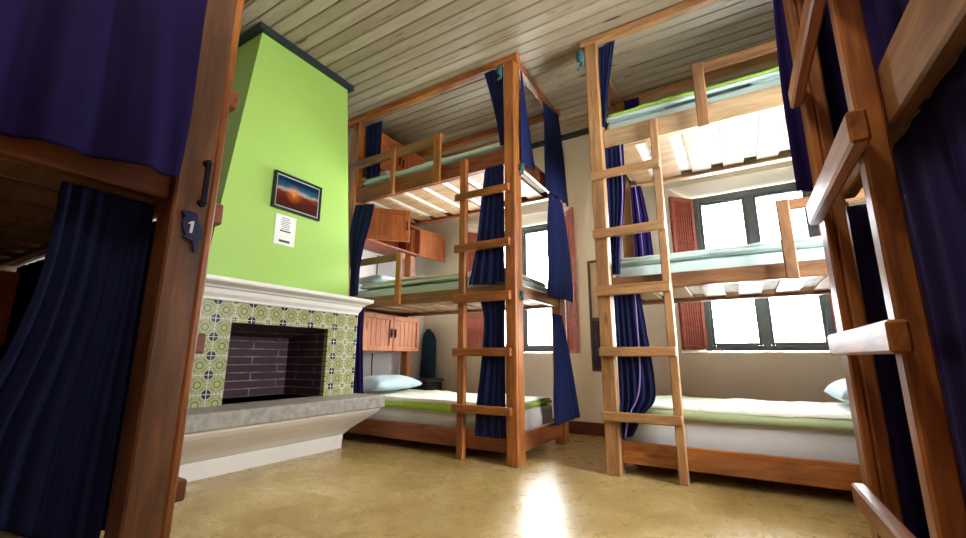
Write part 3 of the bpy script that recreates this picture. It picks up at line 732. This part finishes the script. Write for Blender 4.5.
# bunk in front of the right window
yR = 2.658
curtain([((-.645, yR, 2.80), (-.535, yR, 2.82)), ((-.648, yR, 2.6), (-.575, yR, 2.6)), ((-.648, yR, 2.4), (-.61, yR, 2.4)), ((-.648, yR, 2.19), (-.635, yR, 2.19))], 4, .008, F_NAVY, 'navy curtain gathered to a point at the top left of the right bunk', 11, nrm=(0, -1, 0))
curtain([((-.64, 3.40, 2.80), (-.52, 3.40, 2.80)), ((-.64, 3.40, 2.5), (-.53, 3.40, 2.5)), ((-.64, 3.40, 2.31), (-.54, 3.40, 2.31))], 4, .010, F_PURPLE, 'purple curtain at the rear left of the right bunk, top tier', 12, nrm=(0, -1, 0))
curtain([((-.645, yR, 2.03), (-.525, yR, 2.03)), ((-.645, yR, 1.7), (-.535, yR, 1.7)), ((-.645, yR, 1.4), (-.575, yR, 1.4)), ((-.645, yR, 1.17), (-.60, yR, 1.17))], 4, .009, F_NAVY, 'navy curtain behind the ladder of the right bunk, middle tier', 13, nrm=(0, -1, 0), seam=(.85, .95, .010))
curtain([((-.64, 3.40, 2.02), (-.56, 3.40, 2.02)), ((-.64, 3.40, 1.7), (-.52, 3.40, 1.7)), ((-.64, 3.40, 1.30), (-.50, 3.40, 1.30))], 4, .010, F_PURPLE, 'purple striped curtain at the rear left of the right bunk, middle tier', 14, nrm=(0, -1, 0), seam=(.5, .45, .014))
curtain([((-.645, yR, 1.06), (-.49, yR, 1.06)), ((-.645, yR, .8), (-.465, yR, .8)), ((-.645, yR, .55), (-.445, yR, .55)), ((-.645, yR, .43), (-.455, yR, .42)), ((-.645, yR, .33), (-.52, yR, .34)), ((-.645, yR, .20), (-.585, yR, .22))], 5, .009, F_NAVY, 'navy curtain with lilac seam behind the ladder of the right bunk, bottom tier', 15, nrm=(0, -1, 0), seam=(.85, .3, .012))
# close bunk at the right
ye = 1.575
curtain([((.25, ye, 2.82), (1.05, ye, 2.82)), ((.235, ye, 2.2), (1.05, ye, 2.2)), ((.205, ye + .01, 1.6), (1.05, ye, 1.6)), ((.20, ye, 1.17), (1.05, ye, 1.15))], 9, .014, F_PURPLE, 'deep purple curtain across the far end of the right foreground bunk, upper tiers', 16, nrm=(0, 1, 0))
curtain([((.27, ye, 1.10), (1.05, ye, 1.10)), ((.27, ye, .6), (1.05, ye, .6)), ((.27, ye, .10), (1.05, ye, .10))], 9, .012, F_PURPLE, 'deep purple curtain across the far end of the right foreground bunk, bottom tier', 26, nrm=(0, 1, 0))
curtain([((.385, 1.40, 2.02), (.385, -.10, 2.02)), ((.385, 1.40, 1.6), (.385, -.10, 1.6)), ((.385, 1.40, 1.24), (.385, -.10, 1.24))], 12, .014, F_PURPLE, 'dark purple curtain along the middle tier of the right foreground bunk', 17, nrm=(-1, 0, 0))
curtain([((.323, 1.42, 1.10), (.323, .0, 1.10)), ((.325, 1.42, 1.02), (.325, .0, 1.02)), ((.335, 1.42, .7), (.335, .0, .7)), ((.335, 1.42, .22), (.335, .0, .22))], 12, .009, F_PURPLE, 'purple curtain along the bottom tier of the right foreground bunk', 18, nrm=(-1, 0, 0))
curtain([((.385, 1.40, 2.81), (.385, -.10, 2.81)), ((.385, 1.40, 2.5), (.385, -.10, 2.5)), ((.385, 1.40, 2.19), (.385, -.10, 2.19))], 12, .014, F_PURPLE, 'purple curtain along the top tier of the right foreground bunk', 19, nrm=(-1, 0, 0))
# close bunk at the left
curtain([((-1.205, -.22, 2.03), (-1.205, .475, 2.03)), ((-1.20, -.22, 1.6), (-1.20, .475, 1.6)), ((-1.20, -.22, 1.3), (-1.20, .48, 1.3)), ((-1.205, -.22, 1.06), (-1.205, .478, 1.115))], 5, .014, F_PURPLE, 'dark purple curtain over the end of the left foreground bunk, middle tier', 20, nrm=(1, 0, 0))
curtain([((-1.303, .285, 1.055), (-1.303, .47, 1.055)), ((-1.303, .285, .85), (-1.303, .47, .85)), ((-1.303, .262, .68), (-1.303, .47, .68)), ((-1.303, .22, .52), (-1.303, .47, .48)), ((-1.303, .20, .385), (-1.303, .47, .22))], 6, .009, F_NAVY, 'dark curtain pulled aside at the bottom tier of the left foreground bunk', 21, nrm=(1, 0, 0))
curtain([((-1.205, -.22, 2.80), (-1.205, .46, 2.80)), ((-1.20, -.22, 2.5), (-1.20, .455, 2.5)), ((-1.205, -.22, 2.19), (-1.205, .46, 2.19))], 6, .014, F_PURPLE, 'dark purple curtain over the end of the left foreground bunk, top tier', 22, nrm=(1, 0, 0))

curtain([((-2.80, .534, 1.055), (-1.345, .534, 1.055)), ((-2.80, .534, .7), (-1.345, .534, .7)), ((-2.80, .534, .22), (-1.345, .534, .22))], 14, .010, F_NAVY, 'dark curtain closing the fireplace side of the left foreground bunk, bottom tier', 23, nrm=(0, 1, 0))
curtain([((-2.80, .534, 2.02), (-1.345, .534, 2.02)), ((-2.80, .534, 1.6), (-1.345, .534, 1.6)), ((-2.80, .534, 1.185), (-1.345, .534, 1.185))], 14, .010, F_NAVY, 'dark curtain closing the fireplace side of the left foreground bunk, middle tier', 24, nrm=(0, 1, 0))

# ---------------------------------------------------------------- wall cabinets at the bunk heads
def cabinet(x_f, y0, y1, z0, z1, label, a1=0, a2=0, depth=None):
    """two-door wall cabinet facing +x; a1/a2 opening angles of near and far door"""
    c = thing('wall_cabinet', label, 'cabinet', (X0 + .15, (y0 + y1) / 2, z0), 'wall cabinets at the bunk heads')
    xb = X0 + .002; t = .016
    bm = bmesh.new(); mid = Vector(((x_f + xb) / 2, (y0 + y1) / 2, (z0 + z1) / 2))
    for lo, hi in (((xb, y0, z0), (x_f, y0 + t, z1)), ((xb, y1 - t, z0), (x_f, y1, z1)), ((xb, y0 + t, z0), (x_f, y1 - t, z0 + t)), ((xb, y0 + t, z1 - t), (x_f, y1 - t, z1)), ((xb, y0 + t, z0 + t), (xb + .008, y1 - t, z1 - t))):
        wbox(bm, Vector(lo) - mid, Vector(hi) - mid, .002)
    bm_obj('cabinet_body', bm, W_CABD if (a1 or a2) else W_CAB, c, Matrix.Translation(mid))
    w = (y1 - y0) / 2 - .002; h = z1 - z0
    for side, ang in ((0, a1), (1, a2)):
        hinge = Vector((x_f + .002, y0 if side == 0 else y1, z0)); dy = 1 if side == 0 else -1
        A = math.radians(ang)
        Yd = Vector((math.sin(A), dy * math.cos(A), 0)); Zd = Vector((0, 0, 1)); Xd = Vector((math.cos(A), -dy * math.sin(A), 0))
        # local: x along z (grain), y = door width, z = thickness
        M = Matrix.Translation(hinge) @ Matrix((Zd, Yd, Xd)).transposed().to_4x4()
        bm = bmesh.new(); fw = .045
        for lo, hi in (((0, 0, 0), (fw, w, .020)), ((h - fw, 0, 0), (h, w, .020)), ((fw, 0, 0), (h - fw, fw, .020)), ((fw, w - fw, 0), (h - fw, w, .020)), ((fw, fw, .002), (h - fw, w - fw, .010))):
            wbox(bm, lo, hi, .0025)
        n = 5; pw_ = (w - 2 * fw) / n
        for i in range(n): wbox(bm, (fw, fw + pw_ * i + .0015, .009), (h - fw, fw + pw_ * (i + 1) - .0015, .013), .001)
        d = bm_obj('door', bm, W_CAB, c, M)
        bm = bmesh.new(); wbox(bm, (h * .40, w - .030, .020), (h * .40 + .07, w - .018, .036), .003)
        wbox(bm, (h * .36, w - .034, .020), (h * .36 + .02, w - .012, .026), .002)
        bm_obj('handle', bm, P_METAL, d, M, label='dark metal handle')
    return c
cabinet(-2.80, 2.63, 3.385, .715, 1.045, 'orange wooden wall cabinet with closed doors, below the middle tier by the fireplace')
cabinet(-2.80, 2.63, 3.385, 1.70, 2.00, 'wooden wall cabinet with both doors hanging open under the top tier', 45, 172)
cabinet(-2.80, 2.63, 3.385, 2.42, 2.80, 'wooden wall cabinet highest of the stack at the head of the top tier')
cabinet(-2.45, -.20, .475, .70, .985, 'red-brown wall cabinet in the dark inside the left foreground bunk')

# ---------------------------------------------------------------- small things
def tube(bm, pts, r, n=8):
    rings = []
    for i, p in enumerate(pts):
        p = Vector(p); d = (Vector(pts[min(i + 1, len(pts) - 1)]) - Vector(pts[max(i - 1, 0)])).normalized()
        a = d.orthogonal().normalized(); b_ = d.cross(a)
        rings.append([bm.verts.new(p + (a * math.cos(2 * math.pi * k / n) + b_ * math.sin(2 * math.pi * k / n)) * r) for k in range(n)])
    for i in range(len(rings) - 1):
        for k in range(n): bm.faces.new((rings[i][k], rings[i][(k + 1) % n], rings[i + 1][(k + 1) % n], rings[i + 1][k]))
    bm.faces.new(rings[0]); bm.faces.new(rings[-1])
# cable down the white head wall
for z0, z1, lab in ((1.16, 1.68, 'thin dark cable on the white wall below the open cabinet'), (.40, .70, 'thin dark cable on the white wall below the closed cabinet')):
    bm = bmesh.new(); tube(bm, [(0, .003 * math.sin(i), (z1 - z0) * i / 6) for i in range(7)], .005)
    tag(bm_obj('cable', bm, P_METAL, None, Matrix.Translation((X0 + .006, 3.07, z0))), lab, 'cable')
# narrow wooden framed board on the back wall beside the right bunk
fc = (-1.07, YB - .014, 1.045)
fr = thing('wall_mirror', 'narrow brown-framed mirror on the back wall beside the right bunk post', 'mirror', fc)
bm = bmesh.new(); hw, hh, t = .085, .50, .022
for lo, hi in (((-hw, -.012, -hh), (-hw + t, .013, hh)), ((hw - t, -.012, -hh), (hw, .013, hh)), ((-hw + t, -.012, -hh), (hw - t, .013, -hh + t)), ((-hw + t, -.012, hh - t), (hw - t, .013, hh)), ((-hw + t, -.010, -.06), (hw - t, .013, -.03))): wbox(bm, lo, hi, .002)
local_obj('mirror_frame', bm, wood('dark_mirror_wood', (.03, .015, .01), (.06, .03, .018), (.10, .05, .03)), fr, fc)
bm = bmesh.new(); wbox(bm, (-hw + t, -.002, -.03), (hw - t, .008, hh - t)); local_obj('upper_panel', bm, plain('tan_panel', (.45, .33, .20), .5, 6, .1), fr, fc, 'tan upper panel')
bm = bmesh.new(); wbox(bm, (-hw + t, -.002, -hh + t), (hw - t, .008, -.06)); local_obj('lower_panel', bm, plain('dark_panel', (.02, .018, .03), .25), fr, fc, 'dark lower panel')
# jacket hanging and dark bin behind the left bunk
def jacket():
    c = Vector((-2.96, 3.765, .445)); bm = bmesh.new(); n = 20; rows = []
    for j in range(25):
        t = j / 24; z = .52 * (1 - t)
        w = .040 + .042 * min(1, t * 5) + .010 * t; d = .022 + .02 * min(1, t * 3)
        if t < .06: w *= .6
        rows.append([bm.verts.new((math.cos(a) * w * (1 + .12 * math.sin(5 * a + t * 2)) + .012 * math.sin(t * 3), math.sin(a) * d * (1 + .3 * math.sin(4 * a)), z)) for a in [2 * math.pi * k / n for k in range(n)]])
    for j in range(24):
        for k in range(n): bm.faces.new((rows[j][k], rows[j][(k + 1) % n], rows[j + 1][(k + 1) % n], rows[j + 1][k]))
    bm.faces.new(rows[0]); bm.faces.new(rows[-1])
    o = bm_obj('jacket', bm, fabric('dark_teal_jacket_cloth', (.008, .03, .055), (.014, .045, .075)), None, Matrix.Translation(c), smooth=True)
    tag(o, 'dark teal jacket hanging behind the head of the left bunk', 'jacket')
jacket()
bn = thing('storage_bin', 'dark grey bin on the floor behind the head of the left bunk', 'bin', (-2.89, 3.62, 0))
bm = bmesh.new(); add_box(bm, (0, 0, .205), (.30, .26, .41), .02, 2); add_box(bm, (0, 0, .03), (.27, .23, .06), .01)
local_obj('bin_body', bm, plain('dark_bin_plastic', (.018, .022, .026), .5), bn, (-2.89, 3.62, 0))
bm = bmesh.new(); add_box(bm, (0, 0, .425), (.32, .28, .03), .008, 2); local_obj('bin_lid', bm, plain('dark_lid_plastic', (.03, .035, .04), .45), bn, (-2.89, 3.62, 0))
# curtain ties and bolts on the posts
def tie(loc, label, s=1.0):
    bm = bmesh.new()
    for k in range(5):
        a = k * 1.3
        tube(bm, [(.012 * s * math.cos(a + i) , .010 * s * math.sin(a + i), -.012 * i * s * (1 + .2 * k)) for i in range(5)], .0065 * s, 6)
    tag(bm_obj('curtain_tie', bm, P_TEAL, None, Matrix.Translation(Vector(loc)), smooth=True), label, 'curtain tie', 'knotted curtain ties')
tie((-1.345, 2.475, 2.80), 'dark knotted tie at the top of the left bunk front post', 1.2)
tie((-.768, 2.61, 2.78), 'teal knotted tie at the top of the right bunk front post', 1.5)
tie((-1.213, 2.56, 2.02), 'navy knotted tie on the left bunk front post below the top tier', 1.0)
tie((-1.222, 2.55, 1.10), 'small dark tie on the left bunk front post at the middle tier', .8)
# bird-shaped number plaque and strap handle on the left foreground post
bird = [(-.030, .046), (-.012, .050), (.010, .047), (.016, .040), (.018, .022), (.029, .006), (.036, -.014), (.036, -.030), (.028, -.040), (.030, -.058), (.026, -.078), (.018, -.080), (.013, -.060), (.010, -.044), (-.004, -.038), (-.022, -.036), (-.010, -.030), (-.018, -.018), (-.024, .0), (-.024, .018), (-.020, .030), (-.030, .040)]
pl = thing('number_plaque', 'navy bird-shaped plaque with a white number on the left foreground post', 'plaque', (-1.234, .532, 1.000))
bm = bmesh.new(); 
lo_ = [bm.verts.new((-.0015, a * .85, b_ * .85)) for a, b_ in bird]; hi_ = [bm.verts.new((.0045, a * .85, b_ * .85)) for a, b_ in bird]
bm.faces.new(lo_); bm.faces.new(hi_)
for i in range(len(bird)): bm.faces.new((lo_[i], lo_[(i + 1) % len(bird)], hi_[(i + 1) % len(bird)], hi_[i]))
local_obj('plaque_board', bm, plain('navy_enamel', (.006, .008, .07), .4), pl, (-1.234, .532, 1.000))
bm = bmesh.new()
one = [(.0, .016), (.0055, .016), (.0035, -.017), (-.0035, -.017), (-.002, .008), (-.008, .006), (-.008, .010)]
lo_ = [bm.verts.new((.0046, a, b_)) for a, b_ in one]; hi_ = [bm.verts.new((.006, a, b_)) for a, b_ in one]
bm.faces.new(lo_); bm.faces.new(hi_)
for i in range(len(one)): bm.faces.new((lo_[i], lo_[(i + 1) % len(one)], hi_[(i + 1) % len(one)], hi_[i]))
local_obj('numeral_one', bm, plain('white_enamel', (.8, .8, .85), .4), pl, (-1.234, .532, 1.000), 'white numeral 1')
hl = thing('strap_handle', 'dark upright strap handle screwed to the left foreground post', 'handle', (-1.232, .551, 1.072))
bm = bmesh.new(); wbox(bm, (.004, -.0075, .0), (.010, .0075, .120), .002)
local_obj('strap', bm, P_METAL, hl, (-1.232, .551, 1.072))
for z in (.002, .118):
    bm = bmesh.new(); bmesh.ops.create_cone(bm, cap_ends=True, segments=16, radius1=.0115, radius2=.010, depth=.010, matrix=Matrix.Translation((.001, 0, z)) @ Matrix.Rotation(math.pi / 2, 4, 'Y'))
    local_obj('mount', bm, P_METAL, hl, (-1.232, .551, 1.072))
